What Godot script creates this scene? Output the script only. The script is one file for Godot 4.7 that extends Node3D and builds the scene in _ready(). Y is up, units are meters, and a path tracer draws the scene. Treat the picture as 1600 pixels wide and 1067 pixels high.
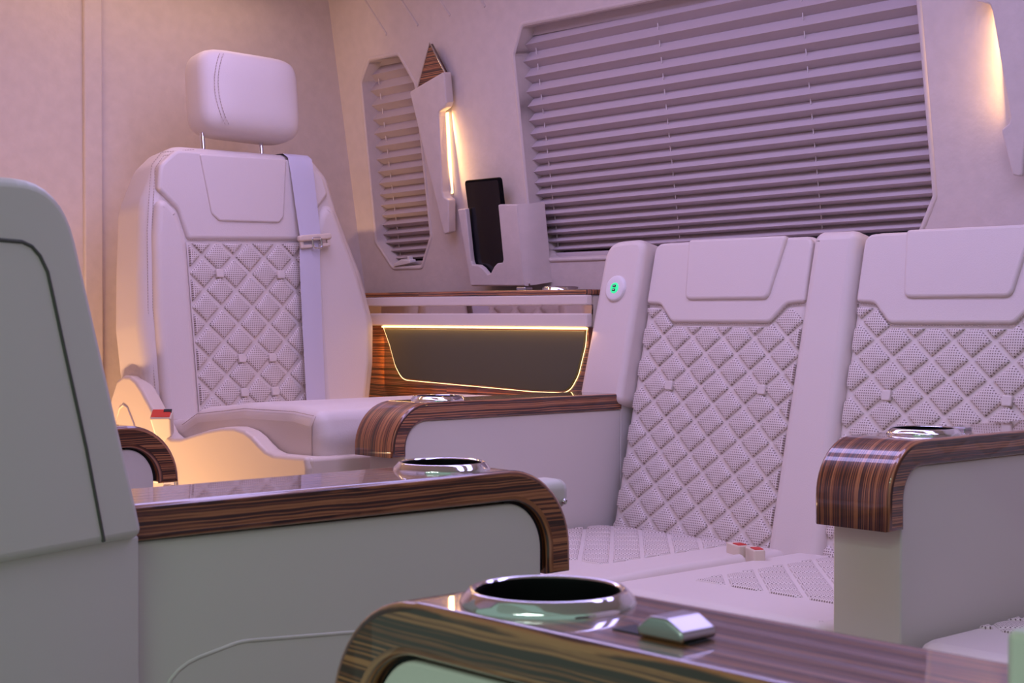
extends Node3D
# Van lounge: x runs across the van towards the window wall, -z runs along the van towards the front partition, y is up.

const EYE := 0.88
const WALL_LEAN := 0.156

# ------------------------------------------------------------------ mesh collector
class MB:
	var v := PackedVector3Array()
	var n := PackedVector3Array()
	var uv := PackedVector2Array()
	var ix := PackedInt32Array()

	func grid(rows: Array, uvs: Array = [], closed := false) -> void:
		var r := rows.size()
		var c: int = rows[0].size()
		var b := v.size()
		for i in r:
			for j in c:
				v.append(rows[i][j])
				n.append(Vector3.ZERO)
				uv.append(uvs[i][j] if uvs.size() else Vector2.ZERO)
		for i in r - 1:
			for j in (c if closed else c - 1):
				var a := b + i * c + j
				var d := b + i * c + (j + 1) % c
				tri(a, d, d + c)
				tri(a, d + c, a + c)

	func tri(a: int, b: int, c: int) -> void:
		var m := (v[c] - v[a]).cross(v[b] - v[a])
		if m.length_squared() < 1e-20:
			return
		ix.append(a); ix.append(b); ix.append(c)
		n[a] += m; n[b] += m; n[c] += m

	func cap(poly0: PackedVector2Array, t: Transform3D, z: float, flip := false) -> void:
		var poly := PackedVector2Array()
		for p in poly0:
			if poly.is_empty() or (p.distance_to(poly[-1]) > 4e-5 and p.distance_to(poly[0]) > 4e-5):
				poly.append(p)
		var tr := Geometry2D.triangulate_polygon(poly)
		if tr.is_empty():
			# tiny folds left by the inset: clean the outline and try again
			var big := PackedVector2Array()
			for p in poly:
				big.append(p * 1000.0)
			var best := PackedVector2Array()
			for q in Geometry2D.offset_polygon(big, 0.02):
				if best.is_empty() or q.size() > best.size():
					best = q
			poly = PackedVector2Array()
			for p in best:
				if poly.is_empty() or p.distance_to(poly[-1] * 1000.0) > 0.05:
					poly.append(p / 1000.0)
			tr = Geometry2D.triangulate_polygon(poly)
			if tr.is_empty():
				print("cap not filled: ", poly0.size(), " ", poly.size(), " ", poly0[0])
		var b := v.size()
		for p in poly:
			v.append(t * Vector3(p.x, p.y, z))
			n.append(Vector3.ZERO)
			uv.append(p)
		for k in range(0, tr.size(), 3):
			if flip:
				tri(b + tr[k], b + tr[k + 2], b + tr[k + 1])
			else:
				tri(b + tr[k], b + tr[k + 1], b + tr[k + 2])

	func done() -> ArrayMesh:
		var m := PackedVector3Array()
		for k in n:
			m.append(k.normalized() if k.length_squared() > 1e-24 else Vector3.UP)
		var a := []
		a.resize(Mesh.ARRAY_MAX)
		a[Mesh.ARRAY_VERTEX] = v
		a[Mesh.ARRAY_NORMAL] = m
		a[Mesh.ARRAY_TEX_UV] = uv
		a[Mesh.ARRAY_INDEX] = ix
		var am := ArrayMesh.new()
		am.add_surface_from_arrays(Mesh.PRIMITIVE_TRIANGLES, a)
		return am

var M := {}
var used := {}

# ------------------------------------------------------------------ scene helpers
func W(u: float, v: float, h: float) -> Vector3:
	return Vector3(u, h, -v)

func numbered(called: String) -> String:
	var k: int = used.get(called, 0)
	used[called] = k + 1
	return called if k == 0 else "%s_%03d" % [called, k]

func thing(called: String, label: String, category: String, base: Vector3, group := "") -> Node3D:
	var o := Node3D.new()
	o.name = numbered(called)
	add_child(o)
	o.position = base
	o.set_meta("label", label)
	o.set_meta("category", category)
	if group:
		o.set_meta("group", group)
	return o

func part(called: String, mesh: Mesh, mat: Material, parent: Node3D, label := "") -> MeshInstance3D:
	var o := MeshInstance3D.new()
	o.name = called
	o.mesh = mesh
	o.material_override = mat
	parent.add_child(o, true)
	if not parent is MeshInstance3D:
		o.position = -parent.position
	if label:
		o.set_meta("label", label)
	return o

func struct(called: String, mesh: Mesh, mat: Material) -> MeshInstance3D:
	var o := MeshInstance3D.new()
	o.name = called
	o.mesh = mesh
	o.material_override = mat
	o.set_meta("kind", "structure")
	add_child(o)
	return o

# ------------------------------------------------------------------ shape helpers
func P(a: Array) -> PackedVector2Array:
	var o := PackedVector2Array()
	for k in range(0, a.size(), 2):
		o.append(Vector2(a[k], a[k + 1]))
	return o

func rect(x0: float, y0: float, x1: float, y1: float) -> PackedVector2Array:
	return P([x0, y0, x1, y0, x1, y1, x0, y1])

func round_poly(p: PackedVector2Array, r, seg := 5) -> PackedVector2Array:
	var o := PackedVector2Array()
	var c := p.size()
	for k in c:
		var rad: float = r[k] if r is Array else r
		var a := p[k] - p[(k + c - 1) % c]
		var b := p[(k + 1) % c] - p[k]
		if rad < 1e-5:
			o.append(p[k])
			continue
		var an := a.normalized()
		var bn := b.normalized()
		var turn := absf(an.angle_to(bn))
		var cut: float = minf(rad * tan(turn / 2.0), minf(a.length(), b.length()) * 0.49)
		var s := p[k] - an * cut
		var e := p[k] + bn * cut
		for i in seg + 1:
			var q := float(i) / seg
			o.append(s.lerp(p[k], q).lerp(p[k].lerp(e, q), q))
	return o

func dense(p: PackedVector2Array, step: float) -> PackedVector2Array:
	var o := PackedVector2Array()
	for k in p.size():
		var a := p[k]
		var b := p[(k + 1) % p.size()]
		var m := maxi(1, int(ceil(a.distance_to(b) / step)))
		for i in m:
			o.append(a.lerp(b, float(i) / m))
	return o

func area2(p: PackedVector2Array) -> float:
	var s := 0.0
	for k in p.size():
		s += p[k].cross(p[(k + 1) % p.size()])
	return s

func inset(p: PackedVector2Array, d: float) -> PackedVector2Array:
	var sgn := 1.0 if area2(p) > 0 else -1.0
	var o := PackedVector2Array()
	var c := p.size()
	for k in c:
		var a := (p[k] - p[(k + c - 1) % c]).normalized()
		var b := (p[(k + 1) % c] - p[k]).normalized()
		var na := Vector2(-a.y, a.x) * sgn
		var nb := Vector2(-b.y, b.x) * sgn
		var m := (na + nb)
		m = m / maxf(0.35, m.length_squared() / 2.0)
		o.append(p[k] + m * d)
	return o

# corners opened to at least the radius r, so that rims of that width fit
func opened(p: PackedVector2Array, r: float) -> PackedVector2Array:
	var big := PackedVector2Array()
	for k in p:
		big.append(k * 1000.0)
	var small := Geometry2D.offset_polygon(big, -r * 1050.0, Geometry2D.JOIN_ROUND)
	if small.is_empty():
		return p
	var q := Geometry2D.offset_polygon(small[0], r * 1050.0, Geometry2D.JOIN_ROUND)
	var o := PackedVector2Array()
	for k in q[0]:
		if o.is_empty() or (k.distance_to(o[-1]) > 0.15 and k.distance_to(o[0]) > 0.15):
			o.append(k)
	for k in o.size():
		o[k] /= 1000.0
	return o

# a polygon pushed from z0 to z1 with rounded rims
func ext(mb: MB, poly: PackedVector2Array, t: Transform3D, z0: float, z1: float, bevel := 0.0, both := true, back := true, seg := 4) -> void:
	if bevel > 0:
		poly = opened(poly, bevel)
	var rings := []
	if both and bevel > 0:
		for k in seg + 1:
			var a := PI / 2 * k / seg
			rings.append([bevel * (1 - sin(a)), z0 + bevel * (1 - cos(a))])
	else:
		rings.append([0.0, z0])
	if bevel > 0:
		for k in seg + 1:
			var a := PI / 2 * k / seg
			rings.append([bevel * (1 - cos(a)), z1 - bevel + bevel * sin(a)])
	else:
		rings.append([0.0, z1])
	var rows := []
	var uvs := []
	var along := [0.0]
	for k in poly.size():
		along.append(along[k] + poly[k].distance_to(poly[(k + 1) % poly.size()]))
	for r in rings:
		var q := inset(poly, r[0]) if r[0] > 1e-6 else poly
		var row := PackedVector3Array()
		var urow := PackedVector2Array()
		for k in q.size():
			row.append(t * Vector3(q[k].x, q[k].y, r[1]))
			urow.append(Vector2(along[k], r[1]))
		rows.append(row)
		uvs.append(urow)
	mb.grid(rows, uvs, true)
	var pos := area2(poly) > 0
	mb.cap(inset(poly, rings[-1][0]) if rings[-1][0] > 1e-6 else poly, t, z1, pos)
	if back:
		mb.cap(inset(poly, rings[0][0]) if rings[0][0] > 1e-6 else poly, t, z0, not pos)

func ext_mesh(poly: PackedVector2Array, t: Transform3D, z0: float, z1: float, bevel := 0.0, both := true) -> ArrayMesh:
	var mb := MB.new()
	ext(mb, poly, t, z0, z1, bevel, both)
	return mb.done()

# box between two corners in (u, v, h), rounded
func box_mesh(u0: float, u1: float, v0: float, v1: float, h0: float, h1: float, b := 0.0) -> ArrayMesh:
	var t := Transform3D(Basis(Vector3(1, 0, 0), Vector3(0, 0, -1), Vector3(0, 1, 0)), Vector3.ZERO)
	var p := rect(u0, v0, u1, v1)
	if b > 0:
		p = round_poly(p, b, 4)
	return ext_mesh(p, t, h0, h1, b)

func lathe(mb: MB, prof: Array, t: Transform3D, seg := 40) -> void:
	var rows := []
	for p in prof:
		var row := PackedVector3Array()
		for k in seg:
			var a := TAU * k / seg
			row.append(t * Vector3(cos(a) * p[0], p[1], sin(a) * p[0]))
		rows.append(row)
	mb.grid(rows, [], true)

func tube(mb: MB, path: PackedVector3Array, r: float, seg := 8, closed := false) -> void:
	var rows := []
	var c := path.size()
	var nn := Vector3.ZERO
	for k in c:
		var d: Vector3
		if closed:
			d = (path[(k + 1) % c] - path[(k + c - 1) % c]).normalized()
		else:
			d = (path[mini(k + 1, c - 1)] - path[maxi(k - 1, 0)]).normalized()
		if nn == Vector3.ZERO:
			nn = d.cross(Vector3.UP if absf(d.y) < 0.9 else Vector3.RIGHT).normalized()
		nn = (nn - d * nn.dot(d)).normalized()
		var bb := d.cross(nn)
		var row := PackedVector3Array()
		for j in seg:
			var a := TAU * j / seg
			row.append(path[k] + (nn * cos(a) + bb * sin(a)) * r)
		rows.append(row)
	if closed:
		rows.append(rows[0])
	else:
		var s := PackedVector3Array()
		var e := PackedVector3Array()
		for j in seg:
			s.append(path[0])
			e.append(path[c - 1])
		rows.push_front(s)
		rows.append(e)
	mb.grid(rows, [], true)

func tube_mesh(path: PackedVector3Array, r: float, seg := 8, closed := false) -> ArrayMesh:
	var mb := MB.new()
	tube(mb, path, r, seg, closed)
	return mb.done()

func path3(p: PackedVector2Array, t: Transform3D, z: float) -> PackedVector3Array:
	var o := PackedVector3Array()
	for k in p:
		o.append(t * Vector3(k.x, k.y, z))
	return o

# a stuffed block: rounded in outline (e1) and in depth (e2)
func pillow(t: Transform3D, r: Vector3, e1: float, e2: float) -> ArrayMesh:
	var mb := MB.new()
	var rows := []
	for i in 25:
		var p := -PI / 2 + PI * i / 24
		var row := PackedVector3Array()
		var cp := pow(absf(cos(p)), e2)
		for j in 56:
			var q := TAU * j / 56
			row.append(t * Vector3(r.x * cp * signf(cos(q)) * pow(absf(cos(q)), e1), r.y * cp * signf(sin(q)) * pow(absf(sin(q)), e1), r.z * signf(sin(p)) * pow(absf(sin(p)), e2)))
		rows.append(row)
	mb.grid(rows, [], true)
	return mb.done()

# short thread stitches along a line
func stitches(p: PackedVector2Array, t: Transform3D, z: float, step := 0.007) -> ArrayMesh:
	var mb := MB.new()
	for k in p.size() - 1:
		var l := p[k].distance_to(p[k + 1])
		var m := int(l / step)
		for i in m:
			var a := p[k].lerp(p[k + 1], (i + 0.2) / m)
			var b := p[k].lerp(p[k + 1], (i + 0.85) / m)
			tube(mb, PackedVector3Array([t * Vector3(a.x, a.y, z), t * Vector3(b.x, b.y, z)]), 0.0008, 4)
	return mb.done()

# frame whose x is the seat's width, y runs up, z out of the surface
func frame(o: Vector3, x: Vector3, y: Vector3, z: Vector3) -> Transform3D:
	return Transform3D(Basis(x, y, z), o)

# ------------------------------------------------------------------ quilting: raised diamonds on a backing
func quilt(parent: Node3D, t: Transform3D, outline: PackedVector2Array, z: float, node: Vector2, pitch: Vector2, band: float, tall: float, buttons: Array) -> void:
	var lo := outline[0]
	var hi := outline[0]
	for p in outline:
		lo = lo.min(p)
		hi = hi.max(p)
	var shrunk := inset(outline, 0.003)
	var hx := pitch.x / 2
	var hy := pitch.y / 2
	var cut: float = band / 2 / sin(atan2(hy, hx)) 
	var full := Vector2(hx - cut, (hx - cut) * hy / hx)
	var shared: ArrayMesh
	var i0 := int(floor((lo.x - node.x) / hx)) - 1
	var i1 := int(ceil((hi.x - node.x) / hx)) + 1
	var j0 := int(floor((lo.y - node.y) / hy)) - 1
	var j1 := int(ceil((hi.y - node.y) / hy)) + 1
	for i in range(i0, i1 + 1):
		for j in range(j0, j1 + 1):
			if posmod(i + j, 2) == 0:
				continue
			var c := node + Vector2(i * hx, j * hy)
			var d := PackedVector2Array([c + Vector2(full.x, 0), c + Vector2(0, full.y), c - Vector2(full.x, 0), c - Vector2(0, full.y)])
			var inside := true
			for p in d:
				if not Geometry2D.is_point_in_polygon(p, shrunk):
					inside = false
			if inside:
				if shared == null:
					var d0 := PackedVector2Array()
					for p in d:
						d0.append(p - c)
					shared = pad_mesh(d0, t, tall)
				var o := part("quilt_diamond", shared, M.perforated, parent)
				o.position += t.basis * Vector3(c.x, c.y, z) + t.origin
			else:
				for q in Geometry2D.intersect_polygons(d, shrunk):
					if absf(area2(q)) > 2.4e-4:
						var m := Vector2.ZERO
						for p in q:
							m += p
						m /= q.size()
						var q0 := PackedVector2Array()
						for p in q:
							q0.append(p - m)
						var o := part("quilt_diamond", pad_mesh(q0, t, tall), M.perforated, parent)
						o.position += t.basis * Vector3(m.x, m.y, z) + t.origin
	for b in buttons:
		var bm := ext_mesh(round_poly(rect(b.x - 0.0095, b.y - 0.0095, b.x + 0.0095, b.y + 0.0095), 0.002, 2), t, z - 0.001, z + 0.0085, 0.0022, false)
		part("tuft_button", bm, M.leather, parent)

func pad_mesh(d: PackedVector2Array, t: Transform3D, tall: float) -> ArrayMesh:
	var p := dense(d, 0.012)
	var mb := MB.new()
	var rows := []
	var uvs := []
	for k in [[1.0, 0.0], [0.965, 0.42], [0.90, 0.72], [0.76, 0.94], [0.42, 1.04], [0.02, 1.06]]:
		var row := PackedVector3Array()
		var ur := PackedVector2Array()
		for q in p:
			row.append(t.basis * Vector3(q.x * k[0], q.y * k[0], tall * k[1]))
			ur.append(q * k[0])
		rows.append(row)
		uvs.append(ur)
	mb.grid(rows, uvs, true)
	return mb.done()

# ------------------------------------------------------------------ materials
func mat(c: Color, rough: float, metal := 0.0) -> StandardMaterial3D:
	var m := StandardMaterial3D.new()
	m.albedo_color = c
	m.roughness = rough
	m.metallic = metal
	m.cull_mode = BaseMaterial3D.CULL_DISABLED
	return m

func noise_tex(freq: float, a: Color, b: Color, seedv: int, normal := false) -> NoiseTexture2D:
	var f := FastNoiseLite.new()
	f.seed = seedv
	f.frequency = freq
	f.fractal_octaves = 4
	var t := NoiseTexture2D.new()
	t.width = 512
	t.height = 512
	t.seamless = true
	t.noise = f
	if normal:
		t.as_normal_map = true
		t.bump_strength = 6.0
	else:
		var g := Gradient.new()
		g.set_color(0, a)
		g.set_color(1, b)
		t.color_ramp = g
	return t

func wood_tex() -> ImageTexture:
	var w := 1024
	var h := 640
	var im := Image.create(w, h, false, Image.FORMAT_RGB8)
	var f := FastNoiseLite.new()
	f.seed = 7
	f.frequency = 0.01
	f.fractal_octaves = 2
	var g := FastNoiseLite.new()
	g.seed = 21
	g.frequency = 0.01
	g.fractal_octaves = 1
	var dark := Color8(50, 22, 13)
	var mid := Color8(112, 60, 34)
	var light := Color8(172, 112, 70)
	for x in w:
		for y in h:
			var yy := y + 3.0 * g.get_noise_2d(x * 0.5, y * 0.35) + 1.2 * g.get_noise_2d(x * 1.6, y * 2.0 + 500.0)
			var s := f.get_noise_2d(x * 0.06, yy * 13.0) * 0.9 + 0.45 * f.get_noise_2d(x * 0.05 + 300.0, yy * 4.5) + 0.2 * f.get_noise_2d(x * 1.2, yy * 36.0)
			var k := clampf(0.5 + s * 1.25, 0.0, 1.0)
			var c := dark.lerp(mid, smoothstep(0.12, 0.5, k)).lerp(light, smoothstep(0.5, 0.98, k))
			im.set_pixel(x, y, c)
	return ImageTexture.create_from_image(im)

func perforation_tex() -> ImageTexture:
	var im := Image.create(24, 24, false, Image.FORMAT_RGB8)
	for x in 24:
		for y in 24:
			var d := Vector2(x - 11.5, y - 11.5).length() / 24.0
			im.set_pixel(x, y, Color8(126, 106, 96).lerp(Color8(222, 209, 199), smoothstep(0.20, 0.32, d)))
	return ImageTexture.create_from_image(im)

func make_materials() -> void:
	var grain := noise_tex(0.06, Color.BLACK, Color.WHITE, 3, true)
	M.leather = mat(Color8(222, 209, 199), 0.5)
	M.leather.normal_enabled = true
	M.leather.normal_texture = grain
	M.leather.normal_scale = 0.12
	M.leather.uv1_triplanar = true
	M.leather.uv1_scale = Vector3(9, 9, 9)
	M.shell = mat(Color8(214, 208, 198), 0.42)
	M.plastic = mat(Color8(222, 204, 184), 0.42)
	M.suede = mat(Color.WHITE, 0.95)
	M.suede.albedo_texture = noise_tex(0.02, Color8(208, 195, 187), Color8(217, 203, 195), 11)
	M.suede.uv1_triplanar = true
	M.suede.uv1_world_triplanar = true
	M.suede.uv1_scale = Vector3(2.2, 2.2, 2.2)
	M.suede.rim_enabled = true
	M.suede.rim = 0.25
	M.suede.normal_enabled = true
	M.suede.normal_texture = grain
	M.suede.normal_scale = 0.06
	M.perforated = mat(Color.WHITE, 0.6)
	M.perforated.albedo_texture = perforation_tex()
	M.perforated.uv1_scale = Vector3(210, 210, 1)
	M.thread = mat(Color8(184, 164, 150), 0.7)
	M.wood = mat(Color.WHITE, 0.3)
	M.wood.albedo_texture = wood_tex()
	M.wood.uv1_scale = Vector3(1.0, 3.6, 1)
	M.wood.clearcoat_enabled = true
	M.wood.clearcoat = 1.0
	M.wood.clearcoat_roughness = 0.03
	M.chrome = mat(Color8(232, 232, 236), 0.07, 1.0)
	M.satin = mat(Color8(186, 184, 188), 0.28, 1.0)
	M.black = mat(Color8(9, 9, 12), 0.45)
	M.black.metallic_specular = 0.2
	M.matte_black = mat(Color8(16, 16, 17), 0.6)
	M.seam = mat(Color8(84, 82, 76), 0.7)
	M.fabric = mat(Color8(196, 182, 182), 0.85)
	M.cord = mat(Color8(226, 216, 210), 0.7)
	M.belt = mat(Color8(204, 198, 208), 0.75)
	M.smoked = mat(Color8(84, 82, 62), 0.5, 0.0)
	M.mirror = mat(Color8(205, 190, 185), 0.04, 1.0)
	M.red = mat(Color8(206, 32, 22), 0.4)
	M.white = mat(Color8(232, 226, 222), 0.4)
	M.tinted = mat(Color8(24, 24, 30), 0.15)
	M.carpet = mat(Color8(124, 116, 110), 0.95)
	M.warm_led = mat(Color8(255, 214, 150), 0.5)
	M.warm_led.emission_enabled = true
	M.warm_led.emission = Color8(255, 218, 156)
	M.warm_led.emission_energy_multiplier = 2.6
	M.violet_led = mat(Color8(210, 200, 255), 0.5)
	M.violet_led.emission_enabled = true
	M.violet_led.emission = Color8(188, 176, 255)
	M.violet_led.emission_energy_multiplier = 1.6
	M.tube = mat(Color8(245, 250, 246), 0.5)
	M.tube.emission_enabled = true
	M.tube.emission = Color8(235, 255, 242)
	M.tube.emission_energy_multiplier = 8.0
	M.green_led = mat(Color8(60, 220, 140), 0.4)
	M.green_led.emission_enabled = true
	M.green_led.emission = Color8(50, 225, 140)
	M.green_led.emission_energy_multiplier = 0.8

# ------------------------------------------------------------------ lights
func area(called: String, at: Vector3, towards: Vector3, size: Vector2, c: Color, e: float, parent: Node3D = self) -> void:
	var l := AreaLight3D.new()
	l.name = called
	parent.add_child(l, true)
	l.area_size = size
	l.light_color = c
	l.light_energy = e
	l.shadow_enabled = true
	l.area_range = 8.0
	l.area_attenuation = 2.0
	var d := towards.normalized()
	l.global_transform = Transform3D(Basis.looking_at(d, Vector3.UP if absf(d.y) < 0.95 else Vector3(0, 0, -1)), at)

# ------------------------------------------------------------------ wooden armrest
# x runs from the back end to the curled front end, y = 0 at the top, z across from the near face
func armrest(parent: Node3D, t: Transform3D, L: float, R: float, th: float, drop: float, w: float, ring_x: float, low: float, gap: float, uvo: Vector2, panel_mat: Material) -> MeshInstance3D:
	var ri := maxf(R - th, 0.02)
	var prof := PackedVector2Array()
	prof.append(Vector2(0, 0))
	prof.append(Vector2(L - R, 0))
	for k in range(1, 13):
		var a := PI / 2 * k / 12
		prof.append(Vector2(L - R + R * sin(a), -R + R * cos(a)))
	prof.append(Vector2(L, -drop))
	prof.append(Vector2(L - th, -drop))
	for k in range(12, -1, -1):
		var a := PI / 2 * k / 12
		prof.append(Vector2(L - th - ri + ri * sin(a), -th - ri + ri * cos(a)))
	prof.append(Vector2(0, -th))
	var b := 0.006
	var mb := MB.new()
	# rim and sides, with the flat top left open for the cup hole
	var rings := []
	for k in 5:
		var a := PI / 2 * k / 4
		rings.append([b * (1 - sin(a)), b * (1 - cos(a))])
	for k in 5:
		var a := PI / 2 * k / 4
		rings.append([b * (1 - cos(a)), w - b + b * sin(a)])
	var along := [0.0]
	for k in prof.size():
		along.append(along[k] + prof[k].distance_to(prof[(k + 1) % prof.size()]))
	var rows := []
	var uvs := []
	for r in rings:
		var q := inset(prof, r[0])
		var row := PackedVector3Array()
		var ur := PackedVector2Array()
		for k in range(1, q.size() + 1):
			var kk := k % q.size()
			row.append(t * Vector3(q[kk].x, q[kk].y, r[1]))
			ur.append(Vector2(along[k], r[1]) + uvo)
		rows.append(row)
		uvs.append(ur)
	mb.grid(rows, uvs)
	# top strip's two rounded long edges
	for half in [[0, 5], [5, 10]]:
		var rr := []
		var uu := []
		for i in range(half[0], half[1]):
			var q := inset(prof, rings[i][0])
			rr.append(PackedVector3Array([t * Vector3(q[0].x, q[0].y, rings[i][1]), t * Vector3(q[1].x, q[1].y, rings[i][1])]))
			uu.append(PackedVector2Array([Vector2(0, rings[i][1]) + uvo, Vector2(L - R, rings[i][1]) + uvo]))
		mb.grid(rr, uu)
	# the flat top with its cup hole, as two halves
	var rc := 0.0445
	var tt := t * Transform3D(Basis(Vector3(1, 0, 0), Vector3(0, 0, 1), Vector3(0, 1, 0)), Vector3.ZERO)
	for side in [-1, 1]:
		var p := PackedVector2Array()
		p.append(Vector2(0.0 if side < 0 else L - R, b))
		p.append(Vector2(ring_x, b))
		for k in 17:
			var a: float = PI * k / 16
			p.append(Vector2(ring_x + side * sin(a) * rc, w / 2 - cos(a) * rc))
		p.append(Vector2(ring_x, w - b))
		p.append(Vector2(0.0 if side < 0 else L - R, w - b))
		var was := mb.uv.size()
		mb.cap(p, tt, 0.0, side < 0)
		for k in range(was, mb.uv.size()):
			mb.uv[k] += uvo
	var side_p := inset(prof, b)
	for z in [0.0, w]:
		var was := mb.uv.size()
		mb.cap(side_p, t, z, z > 0.0)
		for k in range(was, mb.uv.size()):
			mb.uv[k] += uvo + Vector2(0.03, 0.11)
	var cap := part("wooden_armrest", mb.done(), M.wood, parent, "glossy striped wooden armrest with curled front")
	# cup holder
	var ct := t * Transform3D(Basis.IDENTITY, Vector3(ring_x, 0, w / 2))
	var rm := MB.new()
	var pr := []
	for p in [[0.0437, 0.0076], [0.0447, 0.0086], [0.0460, 0.0090], [0.0474, 0.0085], [0.0488, 0.0072], [0.0502, 0.0056], [0.0515, 0.0042], [0.0526, 0.0028], [0.0532, 0.0014], [0.0532, -0.0005]]:
		pr.append(p)
	lathe(rm, pr, ct, 56)
	var ring := part("cup_holder_ring", rm.done(), M.chrome, cap, "polished chrome ring")
	var cm := MB.new()
	lathe(cm, [[0.0438, 0.0077], [0.0428, 0.0050], [0.0425, -0.004], [0.039, -0.055], [0.034, -0.062], [0.001, -0.062]], ct, 40)
	part("cup_well", cm.done(), M.black, cap, "black cup well")
	# upholstered panel below
	var inner := PackedVector2Array()
	var g := gap
	inner.append(Vector2(0, -th - 0.0005))
	for k in range(0, 13):
		var a := PI / 2 * k / 12
		inner.append(Vector2(L - th - ri + (ri - g) * sin(a), -th - ri + (ri - g * 0.4) * cos(a)))
	inner.append(Vector2(L - th - g, -low))
	inner.append(Vector2(0, -low))
	part("side_panel", ext_mesh(inner, t, 0.006, w - 0.006, 0.003), panel_mat, parent)
	if gap > 0.001:
		var gk := PackedVector2Array()
		for k in range(0, 13):
			var a := PI / 2 * k / 12
			gk.append(Vector2(L - th - ri + (ri + 0.001) * sin(a), -th - ri + (ri + 0.001) * cos(a)))
		gk.append(Vector2(L - th + 0.001, -drop + 0.004))
		gk.append(Vector2(L - th - 0.03, -drop + 0.004))
		gk.append(Vector2(L - th - ri, -th - ri * 0.5))
		part("black_strip", ext_mesh(gk, t, 0.012, w - 0.012), M.matte_black, parent, "black strip under the curl")  # black strip along the dark line inside the curl
	return cap

# ------------------------------------------------------------------ pieces on the window wall
# x = v along the van, y = height, z = distance off the wall into the room
func wall_frame() -> Transform3D:
	return frame(Vector3(2.64 + WALL_LEAN * EYE, 0, 0), Vector3(0, 0, -1), Vector3(-WALL_LEAN, 1, 0), Vector3(-0.988, -0.154, 0))

func make_blind(label: String, v0: float, v1: float, top: float, bottom: float, cords: Array, count: int, hole: PackedVector2Array, rise: float) -> void:
	var wt := wall_frame()
	var root := thing("pleated_blind", label, "blind", wt * Vector3((v0 + v1) / 2, bottom, -0.03))
	var z := -0.037
	var hs := [top]
	var total := 0.0
	for k in count:
		total += lerpf(1.32, 0.66, float(k) / (count - 1))
	var at := top
	for k in count:
		at -= (top - bottom) * lerpf(1.32, 0.66, float(k) / (count - 1)) / total
		hs.append(at)
	for k in count:
		var a: float = hs[k]
		var b: float = hs[k + 1]
		var tight := lerpf(0.0120, 0.0140, float(k) / count)
		var m := lerpf(a, b, 0.56)
		var mb := MB.new()
		# fold: from the wall side out to the room and back again
		var rows := []
		for q in [[a, -tight], [m, tight], [b, -tight]]:
			rows.append(q)
		for s in 2:
			var r2 := []
			for q in [rows[s], rows[s + 1]]:
				var row := PackedVector3Array()
				for j in 9:
					var f := j / 8.0
					row.append(wt * Vector3(lerpf(v0, v1, f), q[0] + rise * f, z + q[1]))
				r2.append(row)
			mb.grid(r2)
		part("pleat", mb.done(), M.fabric, root)
		for c in cords:
			var f: float = (c - v0) / (v1 - v0)
			if k == count - 1:
				continue
			var m2 := lerpf(b, hs[k + 2], 0.56)
			var p0 := wt * Vector3(c, lerpf(m, b, 0.60) + rise * f, z - tight * 0.2 + 0.001)
			var p1 := wt * Vector3(c, lerpf(b, m2, 0.42) + rise * f, z - tight * 0.2 + 0.001)
			part("lift_cord", tube_mesh(PackedVector3Array([p0, p1]), 0.0013, 6), M.cord, root)
	part("head_rail", ext_mesh(rect(v0, top - 0.002, v1, top + 0.02), wt, z - 0.018, z - 0.004, 0.0), M.fabric, root)
	part("bottom_rail", ext_mesh(rect(v0, bottom - 0.010, v1, bottom), wt, z - 0.011, z + 0.012, 0.002), M.fabric, root)

func window_lip(called: String, hole: PackedVector2Array, wt: Transform3D) -> void:
	var mb := MB.new()
	var rows := []
	for k in [[-0.011, -0.001], [-0.010, 0.0015], [-0.006, 0.003], [-0.002, 0.002], [0.0, -0.002], [0.0, -0.055]]:
		var row := PackedVector3Array()
		var q := inset(hole, k[0])
		for p in q:
			row.append(wt * Vector3(p.x, p.y, k[1]))
		rows.append(row)
	mb.grid(rows, [], true)
	struct(called, mb.done(), M.suede)

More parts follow.
